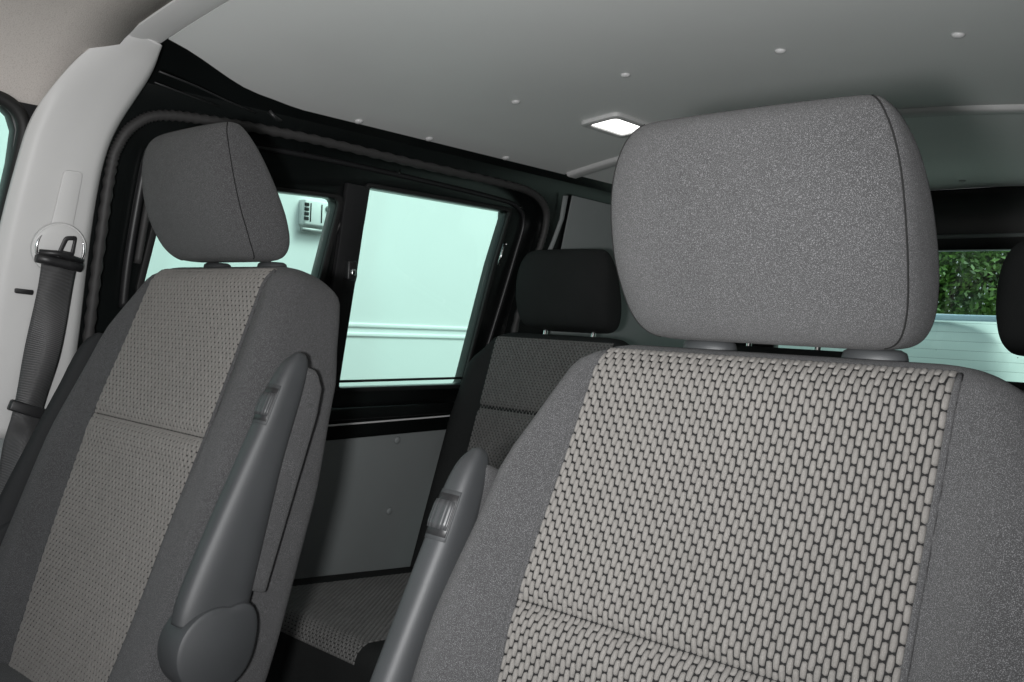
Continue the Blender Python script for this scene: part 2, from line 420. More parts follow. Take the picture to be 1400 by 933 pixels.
# sliding-window guide post between the panes
pp = [yz(p, DD - .014) for p in [(476, 250), (507, 256), (500, 300), (489, 360), (489, 378), (478, 420), (462, 524), (442, 500), (452, 420), (462, 350)]]
parts.append(plate('window_post', pp, [], .014, .003, lambda a, b, d: wall_pt(a, b, DD - .014 + d), 'dark_plastic'))
q = at_wall((478, 370), DD - .02)
lt = box('window_latch', q, (.022, .024, .045), 'dark_plastic', None, .005); parts.append(lt)
parts.append(box('latch_button', q + Vector((.013, 0, -.004)), (.008, .012, .014), 'steel', None, .003))
# glass panes
def pane(pl, d, nm='window_pane'):
    c = Vector((sum(p[0] for p in pl) / len(pl), sum(p[1] for p in pl) / len(pl)))
    big = [tuple(c + (Vector(p) - c) * 1.03) for p in pl]
    v = [wall_pt(a, b, d) for a, b in big]
    return raw(nm, v, [tuple(range(len(v)))], 'glass', None, False)
parts.append(pane(w1, DD + .018)); parts.append(pane(w2, DD + .014))
# sill under the glass with its thin bright edge, black rail, then the grey board
a0 = yz((463, 523), DD)
parts.append(tube('glass_bar', [wall_pt(1.0, a0[1], DD + .004), wall_pt(1.72, a0[1] + .004, DD + .004)], .0032, 'rubber', None, 8))
parts.append(box('inner_rail', ((wall_x(-.22, DD - .018)), 1.25, -.232), (.02, 1.05, .03), 'black_paint', None, .006))
b0 = yz((451, 581), DD - .02); b1 = yz((600, 569), DD - .02)
parts.append(tube('rail_glint', [wall_pt(b0[0] - .25, b0[1] - (b1[1] - b0[1]) * .6, DD - .032), wall_pt(b0[0], b0[1], DD - .032), wall_pt(b1[0], b1[1], DD - .032), wall_pt(b1[0] + .12, b1[1] + .003, DD - .032)], .0022, 'screw', None, 8))  # light grey tube paints the bright reflection along the rail
bt0 = yz((449, 604), DD - .015); bt1 = yz((604, 590), DD - .015)
board = plate('lower_board', [(.72, -.90), (1.74, -.90), (1.74, bt1[1] + .004), (.72, bt0[1] - .004)], [], .006, .002, lambda a, b, d: wall_pt(a, b, DD - .012 + d), 'panel'); parts.append(board)
for p in [(543, 602), (532, 699)]:
    q = at_wall(p, DD - .013); parts.append(dome('screw_cap', q, .0095, .005, 'panel', None, (1, 0, -.2)))
q = at_wall((685, 352), DD - .012)
parts.append(tube('door_grip', [at_wall((689, 334), DD - .016), at_wall((685, 350), DD - .02), at_wall((681, 362), DD - .016)], .0035, 'steel', None, 8))
for p in [(712, 284), (692, 334)]: parts.append(dome('bolt_head', at_wall(p, DD - .004), .004, .004, 'steel', None, (1, 0, 0)))
for p in [(415, 211), (545, 237)]: parts.append(tube('frame_clip', [at_wall((p[0] + 2, p[1] - 5), DD - .006), at_wall((p[0] - 1, p[1] + 5), DD - .006)], .002, 'steel', None, 6))
rebase(door, parts)

# ------------------------------------------------------------------ front passenger door (only its rear edge shows)
fdoor = thing('front_door', 'front door edge with black rubber window seal beside pale pillar', 'door', (-1.63, .1, -.9))
parts = []
fw = [(-.35, -.18), (.470, -.18), yz((-30, 420), .01), yz((0, 275), .01), yz((12, 222), .01), yz((18, 178), .01), yz((12, 158), .01), yz((-2, 143), .01), (.40, .30), (-.35, .30)]
fo = [(-.42, -.93), (.545, -.93), (.53, -.2), yz((-6, 350), .01), yz((22, 240), .01), yz((40, 200), .01), yz((62, 165), .01), yz((66, 130), .01), yz((40, 100), .01), (.47, .40), (.40, .40), (-.42, .40)]
parts.append(plate('window_frame', fo, [fw], .03, .006, lambda a, b, d: wall_pt(a, b, d + .004), 'dark_plastic'))
parts.append(raw('window_pane', [wall_pt(a, b, .03) for a, b in [(-.36, -.19), (.56, -.19), (.56, .31), (-.36, .31)]], [(0, 1, 2, 3)], 'glass', None, False))
parts.append(tube('window_seal', catmull([at_wall(p, -.004) for p in [(-25, 430), (-2, 330), (15, 262), (29, 200), (32, 172), (24, 152), (8, 138), (-12, 130)]], 6), .011, 'rubber', None, 10))
parts.append(plate('door_trim', [(-.42, -.93), (.55, -.93), (.53, -.25), (-.42, -.25)], [], .02, .006, lambda a, b, d: wall_pt(a, b, d - .02), 'panel'))
rebase(fdoor, parts)

# ------------------------------------------------------------------ pillar trim (pale grey), belt and its fittings
pil = thing('door_pillar_cover', 'pale grey plastic pillar cover carrying the seat belt loop', 'pillar', (-1.58, .62, -.95))
parts = []
PR = [((-30, 600), (86, 594), .000), ((-26, 540), (98, 545), .000), ((-22, 460), (110, 470), .000), ((-12, 380), (118, 395), .0), ((0, 322), (125, 335), .0), ((13, 268), (134, 272), .0), ((28, 215), (144, 220), .0), ((38, 178), (157, 185), .003),
      ((52, 148), (171, 160), .008), ((72, 117), (186, 138), .018), ((95, 90), (200, 117), .03), ((120, 66), (211, 99), .046), ((148, 50), (218, 82), .066), ((172, 43), (221, 70), .085), ((186, 42), (223, 62), .095)]
rows = []
for l_, r_, dd in PR:
    A = at_wall(l_, -.022 - dd); B = at_wall(r_, -.022 - dd)
    row = []
    for k in range(13):
        t = k / 12; q = A.lerp(B, t)
        e = 1 - abs(2 * t - 1) ** 3.2
        row.append(q + Vector((.007 * e - .012 * (t > .99) - .010 * (t < .01) * (dd < .01), 0, -.004 * e * (dd > .02))))
    rows.append(row)
vv = [p for r in rows for p in r]
cov = raw('cover', vv, grid_faces(len(rows), 13, flip=False), 'pillar'); subsurf(cov, 2); solid(cov, .004, 0); parts.append(cov)
# darker lower pillar panel
lw = [[at_wall((-40, 596), -.016), at_wall((96, 591), -.016)], [at_wall((-60, 930), -.03), at_wall((40, 930), -.03)]]
lp = raw('lower_cover', [lw[0][0], lw[0][1], lw[1][1], lw[1][0]], [(0, 1, 2, 3)], 'panel'); solid(lp, .004, 0); parts.append(lp)
# raised height-adjuster panel and slot
CO = -.0375
ad = rounded([yz(p, CO) for p in [(88, 232), (114, 236), (93, 345), (62, 340)]], .008)
parts.append(plate('adjuster_cover', ad, [], .004, .0018, lambda a, b, d: wall_pt(a, b, CO - .001 + d), 'pillar'))
sl = rounded([yz(p, CO) for p in [(20, 394), (46, 397), (45, 404), (20, 401)]], .003)
parts.append(plate('slot', sl, [], .004, .001, lambda a, b, d: wall_pt(a, b, CO - .002 + d), 'dark_plastic'))
rebase(pil, parts)

belt = thing('seat_belt', 'dark grey webbing seat belt with black tongue hanging on pale pillar', 'seat belt', (-1.55, .6, -.95))
parts = []
c = at_wall((80, 340), CO - .006)
nrm = Vector((1, 0, -.2)).normalized()
qd = nrm.to_track_quat('Z', 'Y')
def disc(name, c, r, h, m, prof):
    rings = []
    for rr, hh in prof:
        rings.append([c + qd @ Vector((r * rr * math.cos(2 * math.pi * k / 28), r * rr * math.sin(2 * math.pi * k / 28), h * hh)) for k in range(28)])
    return loft(name, rings, m)
parts.append(disc('anchor_cap', c, .043, .009, 'pillar', [(1, 0), (1, .3), (.93, .6), (.72, .85), (.4, .97), (.1, 1)]))
ringp = [c + qd @ Vector((.041 * math.cos(t), .041 * math.sin(t), .004)) for t in [math.pi * 2 * k / 40 for k in range(40)]]
parts.append(tube('anchor_ring', ringp, .0016, 'trim', None, 8, closed=True))
for a0_, a1_ in ((2.55, 3.75), (-.65, .45)):  # chrome arcs shaped as the highlights on both sides of the anchor
    parts.append(tube('anchor_shine', [c + qd @ Vector((.037 * math.cos(a0_ + (a1_ - a0_) * k / 12), .037 * math.sin(a0_ + (a1_ - a0_) * k / 12), .008)) for k in range(13)], lambda i: .0006 + .0022 * math.sin(math.pi * i / 12), 'chrome', None, 8))
# webbing: left and right edges
WL = [(57, 352, .022), (52, 385, .022), (44, 430, .022), (34, 480, .022), (24, 525, .024), (14, 570, .026), (8, 600, .03), (0, 640, .034), (-14, 690, .04), (-40, 800, .05)]
WRR = [(106, 362, .022), (100, 395, .022), (92, 432, .022), (80, 490, .022), (68, 535, .024), (56, 575, .026), (48, 600, .03), (34, 640, .034), (10, 690, .04), (-10, 800, .05)]
L = catmull([at_wall(p[:2], CO - p[2] + .012) for p in WL], 5); Rr = catmull([at_wall(p[:2], CO - p[2] + .012) for p in WRR], 5)
rows = []
for i, (A, B) in enumerate(zip(L, Rr)):
    s = i / len(L)
    rows.append([A.lerp(B, k / 10) + Vector((.006 * math.sin(s * 16 + k * .35) * (.4 + s) + .006 * math.sin(math.pi * k / 10) * (1 + 2 * s), 0, 0)) for k in range(11)])
web = raw('webbing', [p for r in rows for p in r], grid_faces(len(rows), 11), 'webbing')
uvl = web.data.uv_layers.new(name='UVMap'); N = len(rows)
for lp_ in web.data.loops:
    vi = lp_.vertex_index; uvl.data[lp_.index].uv = ((vi % 11) / 10 * .5, (vi // 11) / N * 5)
solid(web, .0016, 0); parts.append(web)
# tongue: crossbar with webbing slot and blade loop
bA = at_wall((50, 352), CO - .02); bB = at_wall((111, 366), CO - .02)
parts.append(tube('tongue_bar', [bA, bA.lerp(bB, .3), bA.lerp(bB, .7), bB], .0085, 'dark_plastic', None, 10))
parts.append(tube('tongue_bar', [at_wall((54, 345), CO - .02), at_wall((80, 347), CO - .024), at_wall((112, 358), CO - .02)], .005, 'dark_plastic', None, 10))
tl = [yz(p, CO - .022) for p in [(88, 323), (105, 323), (100, 352), (76, 350)]]
th = [yz(p, CO - .022) for p in [(92, 329), (100, 329), (96, 345), (85, 343)]]
parts.append(plate('tongue_blade', rounded(tl, .006), [rounded(th, .002)], .005, .0015, lambda a, b, d: wall_pt(a, b, CO - .026 + d), 'dark_plastic'))
cA = at_wall((12, 553), CO - .022); cB = at_wall((56, 566), CO - .022)
dv = (cB - cA); ang = math.atan2(dv.z, dv.y)
parts.append(box('stop_clip', (cA + cB) / 2 + Vector((.004, 0, 0)), (.014, dv.length, .018), 'dark_plastic', None, .003, 2, Matrix.Rotation(ang, 4, 'X')))
rebase(belt, parts)

# ------------------------------------------------------------------ seats
RHO = math.radians(16)
SR, CR = math.sin(RHO), math.cos(RHO)
def q3(u, v, w): v -= .004; return Vector((u, v * SR - w * CR, v * CR + w * SR))      # backrest axes -> seat axes
VS = [0, -.03, -.08, -.15, -.3, -.5, -.66]
AS = [.182, .203, .219, .243, .264, .267, .25]
def half_w(v): return interp(-v, [-x for x in VS], AS)
def pat_half(v): return interp(-v, [0, .03, .256, .45, .65], [.156, .159, .167, .155, .133])
SEAM_V = -.256
def pat_c(v): return -.003 - .011 * sstep(-v / .3) + .009 * sstep((-v - .33) / .3)
def front_w(u, v):
    a = abs(u - pat_c(v)); pe = pat_half(v)
    w = .054 + .034 * min(-v / .5, 1.2) + (.016 + .012 * sstep((-v - .1) / .25)) * sstep((a - pe) / .05) * sstep(-v / .12) - .007 * max(0, 1 - (a / .17) ** 2) * sstep(-v / .2)
    w -= .004 * math.exp(-((a - pe) / .004) ** 2)
    if a < pe:
        w -= .0055 * math.exp(-((v - SEAM_V) / .007) ** 2) * min(1, (pe - a) / .01)
        w += .0045 * math.exp(-((v - SEAM_V + .026) / .016) ** 2) * min(1, (pe - a) / .03)
    d = -v; r = .045
    if d < r: w -= (r - math.sqrt(max(r * r - (r - d) ** 2, 0))) * .9
    return w
def back_w(v):
    d = -v; r = .04; w = -.052
    if d < r: w += (r - math.sqrt(max(r * r - (r - d) ** 2, 0))) * .85
    return w
def backrest_ring(v):
    a = half_w(v); rc = .030; rb = .022
    d = -v; r = .03
    if d < r: a -= (r - math.sqrt(max(r * r - (r - d) ** 2, 0)))
    pts = []; nf = 61
    pe = pat_half(v)
    us = []
    for k in range(nf):
        t = -1 + 2 * k / (nf - 1); us.append(t * (a - rc))
    for u in us: pts.append((u, front_w(u, v)))
    wf = front_w(a - rc, v); wb = back_w(v); rr = min(rc, (wf - wb) * .45); r2 = min(rb, (wf - wb) * .3)
    for k in range(1, 7):
        t = math.pi / 2 * k / 6; pts.append((a - rc + rc * math.sin(t), wf - rr + rr * math.cos(t)))
    for k in range(0, 5):
        t = math.pi / 2 * k / 4; pts.append((a - r2 + r2 * math.cos(t), wb + r2 - r2 * math.sin(t)))
    for k in range(1, 8): pts.append(((a - r2) * (1 - 2 * k / 8), wb))
    for k in range(0, 5):
        t = math.pi / 2 * k / 4; pts.append((-(a - r2) - r2 * math.sin(t), wb + r2 - r2 * math.cos(t)))
    for k in range(0, 6):
        t = math.pi / 2 * k / 6; pts.append((-(a - rc + rc * math.cos(t)), wf - rr + rr * math.sin(t)))
    return [q3(u, v, w) for u, w in pts]
vlist = [0, -.001, -.003, -.006, -.010, -.016, -.024, -.034, -.045, -.06, -.08, -.1, -.12, -.145, -.17, -.195, -.215, -.23, -.24] + [-.244 - .003 * k for k in range(9)] + [-.275, -.29, -.31, -.34, -.37, -.4, -.44, -.48, -.52, -.56, -.60, -.64, -.66]
def make_cells(name, region_w, v0, v1, pu, pv, surf, m, parent, hgt=.0026, uc=lambda v: 0):
    """woven loops: staggered little cushions standing proud of the ground cloth"""
    V = []; F = []
    nu = int(region_w(-.2) / pu)
    ang = [math.pi / 4 * k for k in range(8)]
    n = round((v0 - v1) / pv); pv = (v0 - v1) / n
    for i in range(-nu, nu + 1):
        for j in range(-1, n):
            vv_ = v0 - (j + .5 * (i & 1) + .5) * pv; half = 1
            if j < 0:
                if not i & 1: continue
                vv_ = v0 - .25 * pv; half = .47
            if i & 1 and j == n - 1: vv_ = v1 + .25 * pv; half = .47
            k_ = region_w(vv_) / (nu + .5); u = uc(vv_) + i * k_
            base = len(V); ju = random.uniform(-.04, .04) * pu; hh = hgt * random.uniform(.85, 1.1); lean = random.uniform(-.03, .05)
            hu = k_ * .488; hv = pv * .474 * half
            for sc, h in ((1, -.0012), (.86, hh * .50), (.48, hh * .90)):
                for t in ang:
                    cu_ = math.copysign(abs(math.cos(t)) ** .6, math.cos(t)); cv_ = math.copysign(abs(math.sin(t)) ** .42, math.sin(t))
                    du = hu * sc * cu_; dv_ = hv * (1 - (1 - sc) * .42) * cv_
                    V.append(surf(u + ju + du + lean * dv_, vv_ + dv_, h))
            V.append(surf(u + ju, vv_, hh))
            for rr_ in range(2):
                for k in range(8):
                    k2 = (k + 1) % 8
                    F.append((base + rr_ * 8 + k, base + rr_ * 8 + k2, base + (rr_ + 1) * 8 + k2, base + (rr_ + 1) * 8 + k))
            for k in range(8): F.append((base + 16 + k, base + 16 + (k + 1) % 8, base + 24))
    return stuff(raw(name, V, F, m, parent))
def headrest_mesh(name, parent, m, sx=1, sz=1, fw=1):
    LV = [(.003, -.046, -.014, .090), (.006, -.058, -.001, .108), (.013, -.069, .008, .118), (.026, -.081, .013, .1245), (.045, -.092, .012, .1285), (.075, -.105, .003, .131), (.11, -.113, -.013, .1305),
          (.14, -.116, -.029, .128), (.165, -.1155, -.043, .123), (.184, -.112, -.055, .116), (.196, -.106, -.064, .109), (.2035, -.098, -.072, .101), (.206, -.090, -.080, .092)]
    LV = catmull([Vector(x + (0,)) if False else Vector(x) for x in LV], 4)
    rings = []; seam_r = []; seam_l = []
    nt = 64
    for z, yf, yb, a in LV:
        b = (yb - yf) / 2; yc = (yb + yf) / 2; ring = []
        for k in range(nt):
            t = 2 * math.pi * k / nt; c_, s_ = math.cos(t), math.sin(t)
            n = 4.2
            uu = a * math.copysign(abs(c_) ** (2 / n), c_); yy = math.copysign(abs(s_) ** (2 / n), s_)
            # back is flat, front gently crowned
            y = yc + b * yy
            if yy < 0: y -= .010 * fw * (1 - (uu / a) ** 2) * sstep(b / .03)
            # crease line along the seam
            ring.append(Vector((uu * sx, y, (.009 + (z - .003) * .92) * sz)))
        rings.append(ring)
        def on(u_frac):
            best = None
            for k in range(nt // 2, nt):
                if best is None or abs(ring[k].x - u_frac * a * sx) < abs(best.x - u_frac * a * sx): best = ring[k]
            return best
        seam_r.append(ring[nt - 4]); seam_l.append(ring[nt // 2 + 4])
    h = loft(name, rings, m, parent)
    return h, seam_r, seam_l

def make_seat():
    root = thing('front_seat', 'x', 'seat', (0, 0, 0), 'front seats')
    rings = [backrest_ring(v) for v in vlist]
    loft('backrest', rings, 'fabric', root)
    # woven insert: ground sheet just proud of the fabric, then the loops
    nv = [-.014 - .006 * k for k in range(108)]
    rows = []
    for v in nv:
        pe = pat_half(v) - .0005; rows.append([q3(u, v, front_w(u, v) + .0012) for u in [pat_c(v) + pe * (-1 + 2 * k / 40) for k in range(41)]])
    ins = raw('insert', [p for r in rows for p in r], grid_faces(len(rows), 41), 'insert', root)
    for va, vb_ in ((-.010, SEAM_V - .0006), (SEAM_V + .0004, -.655)):     # two sewn fields with a seam between
        make_cells('woven_loop', lambda v: pat_half(v) - .0022, va, vb_, .0051, .0138, lambda u, v, h: q3(u, v, front_w(u, v) + .0012 + h), 'cell', ins, uc=pat_c)
    for s in (-1, 1):                          # edge piping of the insert
        tube('piping', [q3(pat_c(v) + s * (pat_half(v) - .0002), v, front_w(pat_c(v) + s * (pat_half(v) + .004), v) + .0005) for v in nv[::2]], .0026, 'fabric', ins, 8)
    # headrest
    h, sr, sl_ = headrest_mesh('headrest', root, 'fabric')
    for sm in (sr, sl_):
        pts = [p + Vector((0, 0, 0)) for p in sm[3:-4]]
        tube('seam', pts, .0008, 'insert', h, 6)
    for s in (-1, 1):
        cyl_between('post', (s * .076, -.002, -.012), (s * .074, -.012, .03), .0055, 'chrome', h, 14)
        rg = []
        for rr, hh in [(.0, -.02), (.026, -.02), (.0265, .002), (.025, .007), (.020, .0095), (.0, .0105)]:
            rg.append([Vector((s * .076 + (rr + .0001) * math.cos(2 * math.pi * k / 20) * 1.0, (rr + .0001) * .72 * math.sin(2 * math.pi * k / 20), hh)) for k in range(20)])
        loft('post_sleeve', rg, 'arm', root, caps=False)
        # armrest folded up beside the backrest
        arm_axis0 = Vector((s * .286, -.212, -.436)); arm_axis1 = Vector((s * .281, -.098, -.108))
        ax = (arm_axis1 - arm_axis0).normalized(); fw_ = Vector((0, -ax.z, ax.y)); sd = Vector((1, 0, 0))
        Ln = (arm_axis1 - arm_axis0).length
        AP_ = catmull([Vector(x) for x in [(.02, .0175, .038, .048), (.08, .0185, .041, .047), (.2, .0185, .039, .044), (.4, .0180, .032, .037), (.6, .0175, .024, .030), (.72, .0172, .019, .028), (.80, .0170, .0168, .027), (.88, .0158, .0135, .026), (.94, .0132, .008, .025), (.975, .0095, .001, .022), (.993, .0055, -.004, .019), (1.0, .002, -.009, .0155)]], 5)
        def arm_pt(pr, th_, off):
            t, wd, df, db = pr; n = 3.0
            cx_ = math.cos(th_); sy_ = math.sin(th_)
            cx_ = math.copysign(abs(cx_) ** (2 / n), cx_); sy_ = math.copysign(abs(sy_) ** (2 / n), sy_)
            return arm_axis0 + ax * (Ln * t) + sd * ((wd + off) * cx_) + fw_ * (((df + db) / 2 + off) * sy_ + (df - db) / 2)
        rg = [[arm_pt(pr, 2 * math.pi * k / 48, 0) for k in range(48)] for pr in AP_]
        arm = loft('armrest', rg, 'arm', root)
        def arm_par(t):
            for i_ in range(len(AP_) - 1):
                if AP_[i_][0] <= t <= AP_[i_ + 1][0]:
                    f_ = (t - AP_[i_][0]) / (AP_[i_ + 1][0] - AP_[i_][0]); return AP_[i_].lerp(AP_[i_ + 1], f_)
            return AP_[-1]
        # adjuster barrel lying in its recess, ribs along the arm
        def patch(name, t0, t1, a0, a1, offf, m, par, nt=10, na=26):
            rows = []
            for i_ in range(nt + 1):
                f_ = i_ / nt if 0 < i_ < nt else i_ // nt; f_ = .03 if i_ == 1 else (.97 if i_ == nt - 1 else f_); t = t0 + (t1 - t0) * f_; pr = arm_par(t)
                rows.append([arm_pt(pr, a0 + (a1 - a0) * k / na, offf(i_, k, nt, na)) for k in range(na + 1)])
            o = raw(name, [p for r in rows for p in r], grid_faces(nt + 1, na + 1), m, par); return o
        mid = math.pi / 2; hw = .78
        patch('recess_rim', .710, .862, mid - hw - .10, mid + hw + .10, lambda i_, k, nt, na: -.0015 if i_ in (0, nt) or k in (0, na) else .0006, 'arm', arm)
        patch('wheel_recess', .722, .850, mid - hw, mid + hw, lambda i_, k, nt, na: -.001 if i_ in (0, nt) or k in (0, na) else .0009, 'dark_plastic', arm)
        patch('thumb_wheel', .743, .829, mid - hw + .10, mid + hw - .10, lambda i_, k, nt, na: -.001 if i_ in (0, nt) or k in (0, na) else (.0030 if k % 4 else .0018) - (.0008 if i_ in (1, nt - 1) else 0), 'wheel', arm)
        # upholstered strip behind the plastic arm
        e0 = arm_axis0 + ax * (Ln * .17); e1 = arm_axis0 + ax * (Ln * .965)
        rg = []
        for t in [0, .01, .03, .2, .4, .6, .8, .92, .97, .99]:
            c0 = e0.lerp(e1, t); back = .064 - .008 * t
            if t > .9: back -= (t - .9) * .22
            front = .004 + .010 * t
            wd = .0135 if .005 < t < .985 else .010
            ring = []
            for k in range(20):
                th_ = 2 * math.pi * k / 20; cx_ = math.cos(th_); sy_ = math.sin(th_); n = 6
                cx_ = math.copysign(abs(cx_) ** (2 / n), cx_); sy_ = math.copysign(abs(sy_) ** (2 / n), sy_)
                ring.append(c0 + sd * (wd * cx_ - s * .002) - fw_ * ((front + back) / 2 + (back - front) / 2 * sy_))
            rg.append(ring)
        loft('arm_pad', rg, 'fabric', arm)
        # pivot housing: thick teardrop disc
        pc = Vector((s * .285, -.203, -.450)); rg = []
        for uu, sc in [(-.025, .88), (-.0225, .965), (-.018, 1), (.018, 1), (.0225, .965), (.025, .88)]:
            ring = []
            for k in range(36):
                th_ = 2 * math.pi * k / 36
                r = .050
                px_ = r * math.cos(th_); py_ = r * math.sin(th_)
                if py_ > 0 and px_ < 0: px_ *= 1.0; py_ *= 1 + .65 * (-math.cos(th_)) ** 1.0
                ring.append(pc + sd * uu + fw_ * (px_ * sc) + ax * (py_ * sc))
            rg.append(ring)
        auto(loft('pivot_housing', rg, 'arm', root), 35)
    # cushion, base box and runners
    box('cushion', (0, -.42, -.66), (.52, .52, .16), 'fabric', root, .05, 5)
    box('seat_box', (0, -.38, -.86), (.44, .40, .26), 'dark_plastic', root, .02, 2)
    return root
def copy_tree(o, parent=None):
    c_ = o.copy(); COL.objects.link(c_); c_.parent = parent
    for ch in list(o.children): copy_tree(ch, c_)
    return c_
MT['arm_cloth'] = mat('dark_arm_cover', (.022, .023, .024), .9, .2, bump=(1200, .5, .0006))
def cover_outer_arm(seat, side):
    for ch in list(seat.children):
        if not ch.name.startswith(('armrest', 'pivot_housing')): continue
        if sum(v_.co.x for v_ in ch.data.vertices) * side < 0: continue
        ch.data = ch.data.copy(); ch.data.materials[0] = MT['arm_cloth']
        for g_ in list(ch.children):
            if not g_.name.startswith('arm_pad'): D.objects.remove(g_)
OL = Vector((-1.222, .75, .060)); OR = Vector((-.346, .75, -.018))
seatL = make_seat(); seatL.location = OL
seatL['label'] = 'front seat standing right beside the pale pillar with the seat belt'
seatR = copy_tree(seatL); seatR.location = OR
seatR['label'] = 'front seat standing away from the belted pillar, its headrest before the lit lamp'
cover_outer_arm(seatL, -1); cover_outer_arm(seatR, 1)
for st, low in ((seatL, OL.z), (seatR, OR.z)):
    st['group'] = 'front seats'
# rails under the seat boxes reach the floor
for st in (seatL, seatR):
    zb = -.985; zf = FLOOR - st.location.z
    box('seat_foot', (0, -.38, (zb + zf) / 2), (.38, .36, abs(zb - zf) + .004), 'dark_plastic', st, .004, 1)

# ------------------------------------------------------------------ rear bench
rb_ = thing('rear_bench', 'dark three seat rear bench with black headrests behind front seats', 'bench seat', (-.815, 1.5, FLOOR))
SB = math.sin(math.radians(17)); CB = math.cos(math.radians(17))
def rq(xc, dr): return lambda u, v, w: Vector((xc + u, 1.77 + v * SB - w * CB, -.035 - dr + v * CB + w * SB)) - rb_.location
def rwf(u, v):
    a = abs(u); w = .055 + .018 * sstep((a - .185) / .05) - .004 * math.exp(-((a - .187) / .004) ** 2)
    if a < .185: w -= .008 * math.exp(-((v + .21) / .009) ** 2)
    d = -v; r = .04
    if d < r: w -= (r - math.sqrt(max(r * r - (r - d) ** 2, 0))) * .9
    return w
first = None
for xc, drop in ((-1.396, 0), (-.830, .0), (-.277, .035)):
    Q = rq(xc, drop); rings = []
    for v in vlist:
        a = interp(-v, [0, .03, .1, .25, .66], [.175, .222, .262, .279, .280]); rc = .035; ring = []
        d = -v; wb = -.05 + ((.04 - math.sqrt(max(.0016 - (.04 - d) ** 2, 0))) * .85 if d < .04 else 0)
        for k in range(41): u = (a - rc) * (-1 + k / 20); ring.append(Q(u, v, rwf(u, v)))
        wf = rwf(a - rc, v); rr = min(rc, (wf - wb) * .45)
        for k in range(1, 6): t = math.pi / 2 * k / 5; ring.append(Q(a - rc + rc * math.sin(t), v, wf - rr + rr * math.cos(t)))
        ring.append(Q(a, v, wb + .01)); ring.append(Q(a - .015, v, wb)); ring.append(Q(0, v, wb)); ring.append(Q(-a + .015, v, wb)); ring.append(Q(-a, v, wb + .01))
        for k in range(0, 5): t = math.pi / 2 * k / 5; ring.append(Q(-(a - rc + rc * math.cos(t)), v, wf - rr + rr * math.sin(t)))
        rings.append(ring)
    bk = loft('backrest', rings, 'rear_fabric', rb_)
    make_cells('woven_loop', lambda v: .183, -.02, -.58, .0054, .0138, lambda u, v, h: Q(u, v, rwf(u, v) + .001 + h), 'rear_cell', bk)
    h, sr, sl_ = headrest_mesh('headrest', rb_, 'rear_fabric', 1.12, 1.02)
    h.data.transform(Matrix.Translation(Vector((xc, 1.795, -.032)) - rb_.location) @ Matrix.Rotation(math.radians(-14), 4, 'X'))
    for s in (-1, 1):
        cyl_between('post', Vector((xc + s * .076, 1.77, -.06)) - rb_.location, Vector((xc + s * .076, 1.785, .02)) - rb_.location, .006, 'chrome', h, 12)
    # cushion with woven top
    Vc = []
    def cs(u, sl_, h_=0):                      # cushion surface, sl_ = length of cloth from the foot of the rounded front edge
        r_ = .034; arc = r_ * math.pi / 2
        if sl_ < arc:
            th_ = sl_ / r_; y = .985 + r_ - (r_ + h_) * math.cos(th_); z = -.572 - r_ + (r_ + h_) * math.sin(th_)
        else:
            y = .985 + r_ + sl_ - arc; z = -.572 + h_ - .05 * (sl_ - arc) / .55
        e = abs(u) - .235
        if e > 0: z -= .012 * (e / .035) ** 2
        return Vector((xc + u, y, z)) - rb_.location
    ys = [.0535 * k / 8 for k in range(9)] + [.08, .12, .2, .3, .4, .5, .6]
    us_ = [-.27 + .54 * k / 24 for k in range(25)]
    rows = [[Vector((xc + u, .985 + dy, zz)) - rb_.location for u in us_] for dy, zz in ((.05, -.79), (.012, -.785), (.004, -.77), (.0, -.70), (0, -.63))]
    rows += [[cs(u, y) for u in us_] for y in ys]
    cu = raw('cushion', [p for r in rows for p in r], grid_faces(len(rows), 25), 'rear_fabric', rb_); solid(cu, .04, -1)
    make_cells('woven_loop', lambda v: .19, -.002, -.50, .0054, .0138, lambda u, v, h: cs(u, -v, .0005 + h), 'rear_cell', cu, hgt=.0013)
box('seat_frame', Vector((-.815, 1.28, -.86)) - rb_.location, (1.58, .46, .16), 'dark_plastic', rb_, .01, 2)
for xx in (-1.45, -.815, -.18):
    for yy in (1.1, 1.46): box('leg', Vector((xx, yy, -.965)) - rb_.location, (.05, .05, .072), 'dark_plastic', rb_, .004, 1)

# ------------------------------------------------------------------ ceiling lamp
q = roof_hit((846, 169)); q.z = roof_z(q.x)
lamp = thing('ceiling_lamp', 'small lit rectangular courtesy lamp set in the grey ceiling', 'lamp', q)
tilt = Matrix.Rotation(math.atan(.29 * (q.x + .82)), 4, 'Y')
def lamp_map(dz): return lambda a, b, d: tilt @ Vector((a, b, dz - d))
plate('frame', rounded([(-.052, -.082), (.052, -.082), (.052, .082), (-.052, .082)], .02), [rounded([(-.035, -.062), (.035, -.062), (.035, .062), (-.035, .062)], .012)], .010, .003, lamp_map(.0), 'trim', lamp)
plate('lens', rounded([(-.036, -.063), (.036, -.063), (.036, .063), (-.036, .063)], .012), [], .005, .0015, lamp_map(-.001), 'lamp', lamp)

